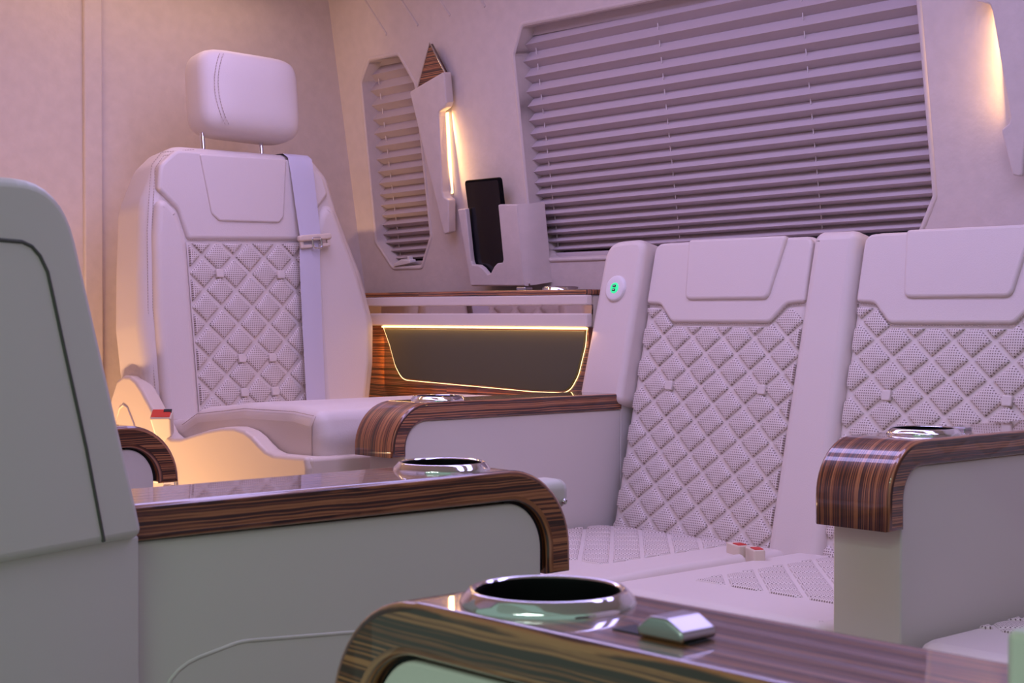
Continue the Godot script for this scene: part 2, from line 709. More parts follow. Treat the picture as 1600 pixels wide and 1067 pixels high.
func sconce(label: String, mirror: float, dh: float) -> void:
	# outline of the body in (v, h)
	var wt := wall_frame()
	var fx := func(x: float) -> float: return x if mirror == 0.0 else mirror - x
	var mp := func(a: Array) -> PackedVector2Array:
		var o := PackedVector2Array()
		for k in range(0, a.size(), 2):
			o.append(Vector2(fx.call(a[k]), a[k + 1] + dh))
		return o
	var root := thing("wall_sconce", label, "lamp", wt * Vector3(fx.call(3.1), 1.09 + dh, 0.0), "wall sconces")
	var body: PackedVector2Array = mp.call([3.186, 1.457, 3.04, 1.492, 3.044, 1.416, 3.053, 1.404, 3.078, 1.396, 3.082, 1.384, 3.102, 1.196, 3.098, 1.184, 3.082, 1.176, 3.097, 1.093, 3.116, 1.088])
	part("body", ext_mesh(round_poly(body, 0.006, 3), wt, 0.012, 0.038, 0.004), M.suede, root)
	var plate: PackedVector2Array = mp.call([3.178, 1.452, 3.10, 1.47, 3.098, 1.20, 3.125, 1.12])
	part("back_plate", ext_mesh(plate, wt, 0.0, 0.014), M.suede, root)
	var tri: PackedVector2Array = mp.call([3.172, 1.452, 3.048, 1.485, 3.095, 1.566])
	part("wooden_crest", ext_mesh(tri, wt, 0.016, 0.026), M.wood, root, "striped wooden triangle")
	var rim: PackedVector2Array = mp.call([3.174, 1.450, 3.095, 1.568, 3.046, 1.484])
	part("crest_trim", tube_mesh(path3(rim, wt, 0.026), 0.0022, 6), M.chrome, root, "thin metal edge")
	var led: PackedVector2Array = mp.call([3.086, 1.392, 3.078, 1.394, 3.098, 1.190, 3.106, 1.188])
	part("led_strip", ext_mesh(led, wt, 0.004, 0.010, 0.001), M.warm_led, root, "glowing warm light strip")
	var d := (wt.basis * Vector3(-1.0 if mirror == 0.0 else 1.0, 0, 0.55)).normalized()
	area("sconce_light", wt * Vector3(fx.call(3.079), 1.292 + dh, 0.0115), d, Vector2(0.012, 0.2), Color8(255, 200, 130), 0.032, root)

# ------------------------------------------------------------------ scene
func _ready() -> void:
	var cam := Camera3D.new()
	cam.name = "camera"
	add_child(cam)
	cam.position = Vector3(0, EYE, 0)
	cam.rotation_degrees = Vector3(-1.017, -42.0, 0)
	var lens := CameraAttributesPhysical.new()
	lens.frustum_focal_length = 55.0
	lens.frustum_focus_distance = 2.9
	lens.exposure_aperture = 22.0
	cam.attributes = lens
	cam.fov = 24.572
	cam.near = 0.05
	cam.far = 40.0
	cam.current = true
	var env := Environment.new()
	env.background_mode = Environment.BG_COLOR
	env.background_color = Color8(168, 199, 186)
	env.background_energy_multiplier = 0.62
	env.tonemap_mode = Environment.TONE_MAPPER_LINEAR
	env.tonemap_exposure = 1.0
	env.sdfgi_enabled = true
	env.ssao_enabled = true
	env.ssil_enabled = true
	var we := WorldEnvironment.new()
	we.name = "environment"
	we.environment = env
	add_child(we)
	make_materials()
	make_room()
	make_unseen_workshop_lamps()
	make_ceiling_lights()
	make_windows()
	make_console()
	make_bench()
	make_swivel_seat()
	make_opposite_bench()
	make_rear_seat()
	make_wall_pieces()

# unseen tube lamps outside the open door, placed to light chrome and near shells
func make_unseen_workshop_lamps() -> void:
	struct("ceiling_added_slab", box_mesh(-3.2, -0.4, -2.2, 2.2, 2.98, 3.05), M.white)  # added slab above the tube lamps, out of view
	for k in 2:
		var at := W(-1.2 - 0.9 * k, -0.2 + 0.4 * k, 2.9)
		var root := thing("unseen_workshop_lamp", ["nearer unseen white tube lamp outside the open door", "farther unseen white tube lamp outside the open door"][k], "lamp", at, "unseen workshop tube lamps")
		part("unseen_light_tube", tube_mesh(PackedVector3Array([at + Vector3(0, 0, -0.6), at + Vector3(0, 0, 0.6)]), 0.02, 10), M.tube, root)
		part("housing", box_mesh(at.x - 0.05, at.x + 0.05, -at.z - 0.62, -at.z + 0.62, 2.93, 2.98, 0.01), M.white, root)
		area("unseen_tube_light", at + Vector3(0, -0.03, 0), Vector3(0.25, -1, 0), Vector2(0.04, 1.2), Color8(226, 255, 238), 1.0, root)

func make_ceiling_lights() -> void:
	var root := thing("unseen_ceiling_light", "unseen violet ceiling light of two glowing panels, lighting the seats from above", "lamp", W(1.7, 1.6, 1.80))  # out of view; panels placed to give the violet light from above
	for k in [[1.38, 1.58], [1.80, 2.05]]:
		part("unseen_led_panel", box_mesh(k[0], k[1], 0.45, 3.05, 1.795, 1.815, 0.004), M.violet_led, root)
		area("unseen_panel_light", W((k[0] + k[1]) / 2, 1.75, 1.79), Vector3(0, -1, 0), Vector2(k[1] - k[0], 2.6), Color8(198, 187, 255), 0.92, root)
	part("light_frame", box_mesh(1.60, 1.78, 0.43, 3.07, 1.79, 1.82, 0.004), M.suede, root)
	# unseen warm strip on the floor, placed to light partition and seat skirt
	var s := thing("unseen_floor_strip", "unseen warm floor strip, placed to light the partition and seat skirt", "lamp", W(1.35, 3.2, 0.0))
	part("channel", box_mesh(1.05, 1.58, 3.16, 3.24, 0.0, 0.012, 0.002), M.satin, s)
	part("led_strip", box_mesh(1.06, 1.57, 3.17, 3.23, 0.012, 0.018, 0.002), M.warm_led, s)
	area("unseen_strip_light", W(1.32, 3.20, 0.022), Vector3(0.5, 0.85, 0.0), Vector2(0.5, 0.06), Color8(255, 204, 154), 1.2, s)
	# unseen warm cove strip, placed to light partition and seat from above
	var c := thing("unseen_cove_light", "unseen warm cove strip where ceiling meets the partition", "lamp", W(1.9, 3.41, 1.78))
	part("led_strip", box_mesh(1.5, 2.3, 3.40, 3.42, 1.775, 1.785, 0.002), M.warm_led, c)
	part("channel", box_mesh(1.48, 2.32, 3.38, 3.44, 1.785, 1.825, 0.004), M.plastic, c)
	area("unseen_cove_glow", W(1.9, 3.41, 1.77), Vector3(0, -1, 0.5), Vector2(0.8, 0.03), Color8(255, 212, 176), 0.085, c)

func make_room() -> void:
	# floor, ceiling, walls with thickness; the side door on the camera's side stands open
	struct("floor", box_mesh(0.3, 2.85, -0.8, 3.58, -0.04, 0.0), M.carpet)
	struct("ceiling", box_mesh(0.3, 2.75, -0.8, 3.58, 1.82, 1.87), M.suede)
	var wf := struct("wall_front", box_mesh(0.3, 2.85, 3.535, 3.58, 0.0, 1.82), M.suede)
	struct("trim_1", box_mesh(1.779, 1.826, 3.523, 3.536, 0.0, 1.82, 0.003), M.suede)
	struct("wall_left", box_mesh(0.26, 0.30, 1.2, 3.58, 0.0, 1.87), M.suede)
	struct("wall_rear", box_mesh(0.9, 2.85, -0.84, -0.8, 0.0, 1.87), M.suede)
	var wt := wall_frame()
	# window wall, cut into three simple outlines through the middles of the two windows
	var big := big_hole()
	var small := small_hole()
	var mb := MB.new()
	var cb := 2.25
	var cs := 3.32
	var lefts := half_outline(small, cs, true)
	var rights := half_outline(small, cs, false)
	var leftb := half_outline(big, cb, true)
	var rightb := half_outline(big, cb, false)
	var a := PackedVector2Array([Vector2(cs, 0.0), Vector2(3.56, 0.0), Vector2(3.56, 1.84), Vector2(cs, 1.84)])
	a.append_array(lefts)
	var b := PackedVector2Array([Vector2(cs, 1.84), Vector2(cs, 1.84)])
	b = PackedVector2Array()
	b.append(Vector2(cs, 1.84))
	b.append(Vector2(cb, 1.84))
	b.append_array(leftb)
	b.append(Vector2(cb, 0.0))
	b.append(Vector2(cs, 0.0))
	var rr := rights.duplicate()
	rr.reverse()
	b.append_array(rr)
	var c := PackedVector2Array([Vector2(cb, 0.0), Vector2(-0.82, 0.0), Vector2(-0.82, 1.84), Vector2(cb, 1.84)])
	c.append_array(rightb)
	for p in [a, b, c]:
		ext(mb, p, wt, -0.055, 0.0, 0.0, false)
	var wr := struct("wall_right", mb.done(), M.suede)
	# embossed diagonal ribs high on the wall
	for r in [[3.40, 1.75, 3.298, 1.614], [3.25, 1.73, 3.165, 1.62], [3.10, 1.71, 3.035, 1.627], [2.955, 1.70, 2.90, 1.63]]:
		var o := part("rib", tube_mesh(PackedVector3Array([wt * Vector3(r[0], r[1], -0.001), wt * Vector3(r[2], r[3], -0.001)]), 0.0045, 8), M.suede, wr)

func half_outline(hole: PackedVector2Array, cut: float, far_side: bool) -> PackedVector2Array:
	# the hole's edge on one side of x = cut, from its top crossing to its bottom crossing
	var keep := Geometry2D.intersect_polygons(hole, rect(cut if far_side else cut - 3.0, 0, cut + 3.0 if far_side else cut, 3))[0]
	var c := keep.size()
	var first := 0
	for k in c:
		if absf(keep[k].x - cut) < 1e-4 and (absf(keep[first].x - cut) > 1e-4 or keep[k].y > keep[first].y):
			first = k
	var o := PackedVector2Array()
	var nxt := keep[(first + 1) % c]
	var step := -1 if absf(nxt.x - cut) < 1e-4 else 1
	for k in c:
		o.append(keep[posmod(first + step * k, c)])
	return o

func big_hole() -> PackedVector2Array:
	return round_poly(P([2.775, 1.566, 1.75, 1.566, 1.692, 1.50, 1.692, 1.105, 1.745, 1.013, 2.770, 1.015, 2.824, 1.088, 2.814, 1.503]), 0.012, 3)

func small_hole() -> PackedVector2Array:
	return round_poly(P([3.386, 1.556, 3.262, 1.556, 3.208, 1.475, 3.220, 1.085, 3.272, 1.009, 3.392, 1.009, 3.452, 1.078, 3.430, 1.505]), 0.012, 3)

func make_windows() -> void:
	var wt := wall_frame()
	window_lip("trim_2", big_hole(), wt)
	window_lip("trim_3", small_hole(), wt)
	struct("window_1", ext_mesh(rect(1.64, 0.97, 2.86, 1.61), wt, -0.068, -0.060), M.tinted)
	struct("window_2", ext_mesh(rect(3.18, 0.97, 3.49, 1.61), wt, -0.068, -0.060), M.tinted)
	make_blind("wide mauve pleated blind in the large window behind the bench", 2.822, 1.695, 1.546, 1.024, [2.778, 2.38, 1.985], 18, big_hole(), 0.014)
	make_blind("narrow mauve pleated blind in the small window beside the swivel seat", 3.452, 3.212, 1.544, 1.018, [3.405], 17, small_hole(), 0.004)
	var pull := thing("blind_pull", "small white plastic pull lying under the narrow blind", "handle", wt * Vector3(3.345, 1.012, 0.0))
	part("grip", ext_mesh(round_poly(P([3.385, 1.008, 3.31, 1.016, 3.312, 1.024, 3.35, 1.027, 3.38, 1.017]), 0.002, 2), wt, -0.016, 0.006, 0.002), M.white, pull)
	part("clip", ext_mesh(rect(3.318, 1.020, 3.328, 1.034), wt, -0.012, 0.0, 0.001), M.white, pull)

func make_console() -> void:
	# cabinet under the windows between the seat and the bench; its face is at x = 2.40
	var t := frame(Vector3(2.40, 0, 0), Vector3(0, 0, -1), Vector3(0, 1, 0), Vector3(-1, 0, 0))
	var root := thing("console_cabinet", "low cabinet under the windows with striped wooden front and lit dark panel", "cabinet", W(2.5, 2.8, 0))
	part("carcass", box_mesh(2.416, 2.62, 2.4175, 3.53, 0.02, 0.918), M.plastic, root)
	var mb := MB.new()
	ext(mb, rect(2.4175, 0.40, 3.40, 0.850), t, -0.016, 0.0)
	for k in mb.uv.size():
		mb.uv[k] = mb.uv[k] * Vector2(1, 1) + Vector2(0.1, 0.05)
	part("wooden_front", mb.done(), M.wood, root)
	var sh := MB.new()
	ext(sh, rect(2.4175, 0.921, 3.53, 0.933), t, -0.222, 0.006, 0.003)
	var shelf := part("shelf", sh.done(), M.wood, root, "glossy striped wooden shelf")
	part("upper_rail", ext_mesh(round_poly(rect(2.4175, 0.8985, 3.40, 0.9210), 0.003, 2), t, -0.012, 0.006, 0.003), M.leather, root)
	part("lower_rail", ext_mesh(round_poly(rect(2.4175, 0.8500, 3.40, 0.8805), 0.003, 2), t, -0.012, 0.006, 0.003), M.leather, root)
	part("mirror_strip", ext_mesh(rect(2.4175, 0.879, 3.40, 0.900), t, -0.014, -0.010), M.mirror, root, "narrow mirror between the rails")
	var pan := round_poly(P([3.147, 0.8465, 3.120, 0.800, 3.098, 0.750, 3.070, 0.716, 2.59, 0.704, 2.475, 0.706, 2.446, 0.745, 2.424, 0.81, 2.420, 0.8465]), [0.0, 0.05, 0.06, 0.05, 0.05, 0.06, 0.07, 0.05, 0.0], 6)
	part("dark_panel", ext_mesh(inset(pan, 0.004), t, -0.002, 0.006, 0.001), M.smoked, root, "dull dark bronze panel")
	var edge := part("led_outline", tube_mesh(path3(pan, t, 0.002), 0.0008, 6, true), M.warm_led, root, "thin warm glowing outline")
	part("led_line", ext_mesh(rect(2.4185, 0.8455, 3.147, 0.8495), t, 0.0, 0.008, 0.001), M.warm_led, root, "warm glowing light line")
	area("line_light", W(2.389, 2.77, 0.846), Vector3(-0.4, -1, 0), Vector2(0.75, 0.01), Color8(255, 190, 105), 0.02, root)
	area("outline_light", W(2.391, 2.84, 0.707), Vector3(-0.5, -1, 0), Vector2(0.48, 0.01), Color8(255, 180, 95), 0.015, root)
	area("outline_light", W(2.391, 3.14, 0.76), Vector3(-0.5, 0, -1), Vector2(0.01, 0.12), Color8(255, 180, 95), 0.008, root)
	# cup holder and switch set into the shelf
	var rm := MB.new()
	lathe(rm, [[0.030, 0.003], [0.033, 0.008], [0.038, 0.009], [0.043, 0.006], [0.045, 0.0]], Transform3D(Basis.IDENTITY, W(2.47, 2.575, 0.933)))
	part("cup_holder_ring", rm.done(), M.chrome, shelf, "polished chrome ring")
	var cm := MB.new()
	lathe(cm, [[0.031, 0.004], [0.029, 0.0015], [0.001, 0.0015]], Transform3D(Basis.IDENTITY, W(2.47, 2.575, 0.933)))
	part("cup_well", cm.done(), M.black, shelf)
	part("switch", box_mesh(2.43, 2.455, 2.655, 2.685, 0.933, 0.941, 0.002), M.satin, shelf, "small metal switch")

func bench_back_frame() -> Transform3D:
	return frame(W(2.34, 0, 0.44), Vector3(0, 0, -1), Vector3(0.2246, 0.9744, 0), Vector3(-0.9744, 0.2246, 0))

func by(h: float) -> float:
	return (h - 0.44) / 0.9744

func make_bench() -> void:
	var root := thing("bench_seat", "cream quilted leather bench along the window wall with wooden armrests", "bench", W(2.1, 1.7, 0.0))
	var t := bench_back_frame()
	# backrest body behind the pads
	part("backrest_frame", ext_mesh(round_poly(rect(0.55, by(0.36), 2.285, by(1.026)), 0.02), t, -0.13, -0.012, 0.02), M.leather, root)
	var pitch := Vector2(0.0807, 0.0690)
	for s in [[2.286, 1.864, 2.0625], [1.752, 1.336, 1.5335], [1.20, 0.78, 0.99]]:
		var a: float = s[0]
		var b: float = s[1]
		var c: float = s[2]
		var pad := part("backrest_cushion", ext_mesh(round_poly(P([a, by(0.425), b, by(0.425), b, by(1.033), a, by(1.033)]), [0.01, 0.01, 0.03, 0.03], 5), t, -0.06, 0.0, 0.012), M.leather, root)
		# smooth upper panel above the quilting
		var top := round_poly(P([a - 0.004, by(0.901), a - 0.045, by(0.898), a - 0.082, by(0.861), b + 0.082, by(0.861), b + 0.045, by(0.898), b + 0.004, by(0.901), b + 0.004, by(1.028), a - 0.004, by(1.028)]), [0.004, 0.02, 0.02, 0.02, 0.02, 0.004, 0.022, 0.022], 4)
		part("upper_panel", ext_mesh(top, t, -0.004, 0.009, 0.006, false), M.leather, root)
		var head := round_poly(P([c + 0.108, by(0.906), c - 0.108, by(0.906), c - 0.135, by(1.031), c + 0.122, by(1.031)]), [0.016, 0.016, 0.008, 0.008], 4)
		part("head_pad", ext_mesh(head, t, 0.002, 0.0155, 0.006, false), M.leather, root)
		var seam := P([a - 0.004, by(0.8985), a - 0.046, by(0.8955), a - 0.084, by(0.8585), b + 0.084, by(0.8585), b + 0.046, by(0.8955), b + 0.004, by(0.8985)])
		var st := part("stitching", stitches(seam, t, 0.0035, 0.006), M.thread, root)
		st.set_meta("kind", "stuff")
		var q := P([a - 0.003, by(0.895), a - 0.050, by(0.892), a - 0.088, by(0.856), b + 0.088, by(0.856), b + 0.050, by(0.892), b + 0.003, by(0.895), b + 0.003, by(0.43), a - 0.003, by(0.43)])
		var node := Vector2(c + 0.121, by(0.7308))
		quilt(root, t, q, 0.0, node, pitch, 0.008, 0.0068, [node, node - Vector2(pitch.x * 3, 0)])
	# the raised strip between the two backrests
	for d in [[1.866, 1.750]]:
		part("centre_strip", ext_mesh(round_poly(P([d[0], by(0.40), d[1] - 0.008, by(0.40), d[1] + 0.006, by(1.036), d[0] - 0.004, by(1.036)]), 0.014), t, -0.05, 0.020, 0.020), M.leather, root)
	# end wing with the charging socket
	var wing := part("end_wing", ext_mesh(round_poly(P([2.415, by(0.684), 2.290, by(0.684), 2.290, by(1.034), 2.405, by(1.030)]), [0.004, 0.004, 0.03, 0.045], 6), t, -0.13, 0.034, 0.014), M.leather, root)
	part("arm_back", box_mesh(2.384, 2.46, 2.306, 2.415, 0.05, 0.70, 0.003), M.shell, root)
	var st := t * Transform3D(Basis(Vector3(1, 0, 0), Vector3(0, 0, 1), Vector3(0, 1, 0)), Vector3(2.352, by(0.926), 0.034))
	var sm := MB.new()
	lathe(sm, [[0.0001, 0.006], [0.015, 0.006], [0.024, 0.0062], [0.028, 0.004], [0.029, -0.001]], st)
	var sock := part("charging_socket", sm.done(), M.white, root, "round white charging socket")
	var gm := MB.new()
	lathe(gm, [[0.0001, 0.0072], [0.011, 0.0072], [0.012, 0.006]], st, 28)
	part("led_disc", gm.done(), M.green_led, sock, "glowing green disc")
	for dy in [-0.0042, 0.0042]:
		part("usb_port", ext_mesh(rect(2.352 - 0.0042, by(0.926) + dy - 0.0026, 2.352 + 0.0042, by(0.926) + dy + 0.0026), t, 0.0405, 0.0420), M.black, sock, "small dark charging port")
		part("usb_tongue", ext_mesh(rect(2.352 - 0.0022, by(0.926) + dy - 0.0005, 2.352 + 0.0026, by(0.926) + dy + 0.0009), t, 0.0418, 0.0424), M.white, sock)
	# seat cushions
	var ct := frame(W(0, 0, 0.44), Vector3(1, 0, 0), Vector3(0, 0, -1), Vector3(0, 1, 0))
	for s in [[1.815, 2.297, 1.93, 2.290], [1.342, 1.805, 1.350, 1.715], [0.72, 1.205, 0.75, 1.19]]:
		part("seat_cushion", ext_mesh(round_poly(rect(1.80, s[0], 2.345, s[1]), [0.045, 0.02, 0.02, 0.045], 5), ct, -0.14, 0.0, 0.022), M.leather, root)
		quilt(root, ct, rect(1.945, s[2], 2.322, s[3]), -0.001, Vector2(2.32, (s[2] + s[3]) / 2), Vector2(0.0807, 0.078), 0.007, 0.0050, [])
	part("divider_ridge", tube_mesh(PackedVector3Array([W(1.83, 1.812, 0.428), W(1.95, 1.812, 0.433), W(2.18, 1.812, 0.433)]), 0.016, 12), M.leather, root)
	part("plinth", box_mesh(1.86, 2.40, 0.72, 2.34, 0.02, 0.31, 0.01), M.plastic, root)
	for k in [[2.222, 1.850, 0.25], [2.205, 1.795, 0.1]]:
		var bt := Transform3D(Basis(Vector3.UP, k[2] + 0.9), W(k[0], k[1], 0.446))
		var bk := part("belt_buckle", ext_mesh(round_poly(rect(-0.024, -0.011, 0.028, 0.011), 0.004, 3), bt * Transform3D(Basis(Vector3(1, 0, 0), Vector3(0, 0, -1), Vector3(0, 1, 0)), Vector3.ZERO), -0.02, 0.013, 0.003), M.plastic, root)
		part("release_button", ext_mesh(round_poly(rect(-0.021, -0.0085, 0.006, 0.0085), 0.002, 2), bt * Transform3D(Basis(Vector3(1, 0, 0), Vector3(0, 0, -1), Vector3(0, 1, 0)), Vector3.ZERO), 0.010, 0.0145, 0.001), M.red, bk, "red release button")
	# armrests: curled ends towards the middle of the van
	armrest(root, frame(W(2.385, 2.300, 0.712), Vector3(-1, 0, 0), Vector3(0, 1, 0), Vector3(0, 0, -1)), 0.612, 0.085, 0.034, 0.100, 0.121, 0.453, 0.66, 0.0, Vector2(0.02, 0.02), M.shell)
	var right := armrest(root, frame(W(2.42, 1.212, 0.708), Vector3(-1, 0, 0), Vector3(0, 1, 0), Vector3(0, 0, -1)), 0.652, 0.08, 0.036, 0.120, 0.124, 0.48, 0.66, 0.0, Vector2(0.05, 0.11), M.shell)
	part("switch", box_mesh(2.03, 2.05, 1.262, 1.286, 0.706, 0.713, 0.002), M.satin, right, "small metal switch")

func seat_frame() -> Transform3D:
	return frame(W(0, 2.95, 0.69), Vector3(1, 0, 0), Vector3(0, 0.9903, -0.139), Vector3(0, 0.139, 0.9903))

func sy(h: float) -> float:
	return (h - 0.69) / 0.9903

func S(a: Array) -> PackedVector2Array:
	var o := PackedVector2Array()
	for k in range(0, a.size(), 2):
		o.append(Vector2(a[k], sy(a[k + 1])))
	return o

func make_swivel_seat() -> void:
	var root := thing("swivel_seat", "high-backed cream leather seat with headrest and seat belt before the partition", "seat", W(1.93, 2.7, 0.0))
	var t := seat_frame()
	# soft outer shell of the backrest
	var outl := round_poly(S([1.655, 0.62, 2.205, 0.62, 2.238, 0.76, 2.250, 0.86, 2.225, 0.975, 2.170, 1.12, 2.150, 1.20, 2.105, 1.250, 1.745, 1.250, 1.700, 1.21, 1.655, 1.12, 1.638, 0.975, 1.628, 0.86, 1.632, 0.76]), [0.05, 0.05, 0.1, 0.1, 0.1, 0.1, 0.05, 0.05, 0.05, 0.05, 0.1, 0.1, 0.1, 0.1], 4)
	part("backrest", ext_mesh(outl, t, -0.135, 0.0, 0.030), M.leather, root)
	part("side_bolster", ext_mesh(round_poly(S([1.660, 0.64, 1.744, 0.64, 1.746, 1.03, 1.728, 1.098, 1.684, 1.140, 1.668, 1.05, 1.658, 0.89]), [0.01, 0.006, 0.03, 0.02, 0.012, 0.02, 0.02], 4), t, -0.03, 0.016, 0.016, false), M.leather, root)
	part("side_bolster", ext_mesh(round_poly(S([2.062, 0.64, 2.180, 0.64, 2.210, 0.76, 2.221, 0.86, 2.197, 0.967, 2.134, 1.146, 2.098, 1.112, 2.066, 1.04]), [0.006, 0.02, 0.06, 0.06, 0.06, 0.012, 0.03, 0.03], 4), t, -0.04, 0.018, 0.018, false), M.leather, root)
	part("shoulder_panel", ext_mesh(round_poly(S([1.751, 1.040, 2.060, 1.048, 2.096, 1.120, 2.132, 1.156, 2.122, 1.198, 2.08, 1.232, 1.74, 1.236, 1.696, 1.200, 1.686, 1.146, 1.732, 1.104]), [0.004, 0.004, 0.03, 0.012, 0.03, 0.03, 0.03, 0.03, 0.012, 0.03], 4), t, -0.02, 0.009, 0.008, false), M.leather, root)
	part("shoulder_insert", ext_mesh(round_poly(S([1.794, 1.228, 1.812, 1.098, 1.830, 1.082, 1.986, 1.084, 2.000, 1.098, 2.020, 1.232]), [0.004, 0.012, 0.012, 0.012, 0.012, 0.004], 4), t, 0.0, 0.0135, 0.004, false), M.leather, root)
	var q := S([1.748, 1.034, 1.748, 0.62, 2.060, 0.62, 2.058, 1.042])
	part("quilt_backing", ext_mesh(q, t, -0.01, 0.004), M.leather, root)
	var pitch := Vector2(0.0795, 0.0752)
	var nd := Vector2(1.862, sy(0.781))
	var hx := pitch.x / 2
	var hy := pitch.y / 2
	quilt(root, t, q, 0.004, nd, pitch, 0.0085, 0.0068, [nd, nd + Vector2(pitch.x, 0), nd - Vector2(0, pitch.y), nd + Vector2(pitch.x, -pitch.y), nd + Vector2(-hx, 5 * hy), nd + Vector2(pitch.x * 2 - hx, 5 * hy)])
	# double stitched seam down the left edge, single ones elsewhere
	var sl := S([1.662, 0.66, 1.658, 0.89, 1.670, 1.06, 1.682, 1.15, 1.690, 1.195, 1.712, 1.222, 1.79, 1.234])
	var sl2 := S([1.652, 0.66, 1.648, 0.89, 1.660, 1.06, 1.673, 1.15, 1.682, 1.200, 1.708, 1.229, 1.79, 1.241])
	for w in [[sl, -0.0005], [sl2, -0.003]]:
		var so := part("stitching", stitches(w[0], t, w[1], 0.006), M.thread, root)
		so.set_meta("kind", "stuff")
	var sh := part("stitching", stitches(S([1.752, 1.038, 2.058, 1.046]), t, 0.012, 0.005), M.thread, root)
	sh.set_meta("kind", "stuff")
	# headrest on two posts
	var hr := part("headrest", pillow(t * Transform3D(Basis(Vector3(0, 0, 1), -0.03), Vector3(1.942, sy(1.3745), -0.028)), Vector3(0.132, 0.098, 0.060), 0.36, 0.55), M.leather, root)
	for w in [[-0.098, 0.0565], [-0.106, 0.0540]]:
		var hp := PackedVector2Array()
		for k in 13:
			var a := lerpf(-1.0, 1.0, k / 12.0)
			hp.append(Vector2(1.942 + w[0] + 0.020 * a * a, sy(1.3745) + a * 0.082))
		var hs := part("stitching", stitches(hp, t, -0.028 + w[1], 0.006), M.thread, hr)
		hs.set_meta("kind", "stuff")
	for u in [1.832, 1.985]:
		part("headrest_post", tube_mesh(PackedVector3Array([t * Vector3(u, sy(1.23), -0.035), t * Vector3(u, sy(1.288), -0.035)]), 0.0055, 10), M.chrome, root)
	# seat belt down the front with its clip
	var bm := MB.new()
	var rows := []
	for p in [[2.060, 1.235, -0.12, 0.034], [2.060, 1.2535, -0.07, 0.034], [2.060, 1.2535, -0.035, 0.034], [2.059, 1.249, -0.008, 0.034], [2.058, 1.236, 0.011, 0.033], [2.057, 1.20, 0.017, 0.032], [2.056, 1.05, 0.030, 0.029], [2.048, 1.0, 0.031, 0.028], [2.040, 0.85, 0.031, 0.027], [2.034, 0.70, 0.031, 0.026], [2.032, 0.64, 0.031, 0.025]]:
		rows.append(PackedVector3Array([t * Vector3(p[0] - p[3], sy(p[1]), p[2]), t * Vector3(p[0], sy(p[1]), p[2] + 0.0012), t * Vector3(p[0] + p[3], sy(p[1]), p[2])]))
	bm.grid(rows)
	var belt := part("seat_belt", bm.done(), M.belt, root, "lavender grey seat belt strap")
	var kt := t * Transform3D(Basis(Vector3(0, 0, 1), 0.10), Vector3(2.064, sy(1.040), 0.030))
	var clip := part("belt_clip", ext_mesh(round_poly(rect(-0.046, 0.002, 0.044, 0.016), 0.005, 3), kt, 0.0, 0.014, 0.004), M.plastic, root, "beige belt guide clip")
	for r in [[-0.040, -0.014, -0.012, -0.006], [0.010, -0.014, 0.038, -0.006], [-0.042, -0.014, -0.034, 0.006], [0.032, -0.014, 0.040, 0.006]]:
		part("guide", ext_mesh(rect(r[0], r[1], r[2], r[3]), kt, 0.001, 0.009, 0.002), M.plastic, clip)
	part("tongue_frame", tube_mesh(path3(round_poly(rect(-0.012, -0.016, 0.012, 0.008), 0.004, 3), kt, 0.012), 0.0025, 6, true), M.chrome, clip, "small chrome frame")
	# seat cushion, side face towards the camera
	var cf := frame(W(0, 0, 0), Vector3(0, 0, -1), Vector3(0, 1, 0), Vector3(1, 0, 0))
	var prof := round_poly(P([2.955, 0.57, 2.945, 0.655, 2.86, 0.664, 2.80, 0.688, 2.62, 0.706, 2.45, 0.708, 2.375, 0.700, 2.358, 0.65, 2.375, 0.57]), [0.01, 0.01, 0.05, 0.05, 0.1, 0.1, 0.025, 0.05, 0.02], 5)
	part("seat_cushion", ext_mesh(prof, cf, 1.655, 2.205, 0.030), M.leather, root)
	part("cushion_seam", tube_mesh(PackedVector3Array([W(1.6548, 2.388, 0.60), W(1.6548, 2.388, 0.672), W(1.664, 2.388, 0.690)]), 0.0012, 6), M.thread, root)
	var cs := part("stitching", stitches(P([2.86, 0.650, 2.80, 0.676, 2.62, 0.695, 2.45, 0.697, 2.385, 0.692]), cf, 1.6575, 0.006), M.thread, root)
	cs.set_meta("kind", "stuff")
	# moulded side skirt with the pivot hump
	var skirt := PackedVector2Array()
	for p in [[3.10, 0.66], [3.085, 0.70], [3.06, 0.737], [3.03, 0.749], [3.0, 0.748], [2.975, 0.738], [2.948, 0.718], [2.915, 0.688], [2.883, 0.660], [2.858, 0.636], [2.832, 0.626], [2.795, 0.628], [2.755, 0.637], [2.69, 0.651], [2.63, 0.660], [2.59, 0.662], [2.555, 0.657], [2.53, 0.648], [2.51, 0.637], [2.485, 0.625], [2.457, 0.619], [2.40, 0.6195], [2.352, 0.621], [2.346, 0.60], [2.36, 0.42], [3.09, 0.42]]:
		skirt.append(Vector2(p[0], p[1]))
	part("side_skirt", ext_mesh(skirt, cf, 1.615, 1.652, 0.008), M.plastic, root, "moulded beige side trim")
	part("hump_rib", tube_mesh(path3(P([3.065, 0.60, 3.06, 0.65, 3.045, 0.678, 3.028, 0.686, 3.01, 0.680, 2.985, 0.65, 2.962, 0.615]), cf, 1.6145), 0.0022, 6), M.plastic, root)
	part("front_skirt", box_mesh(1.622, 2.20, 2.345, 2.38, 0.40, 0.619, 0.008), M.plastic, root)
	part("pedestal", box_mesh(1.70, 2.14, 2.45, 2.95, 0.043, 0.58, 0.02), M.plastic, root)
	# buckle with its red button
	var bt := frame(W(1.614, 2.858, 0.640), Vector3(0.743, 0, 0.669), Vector3(-0.381, 0.820, 0.4235), Vector3(-0.549, -0.570, 0.609))
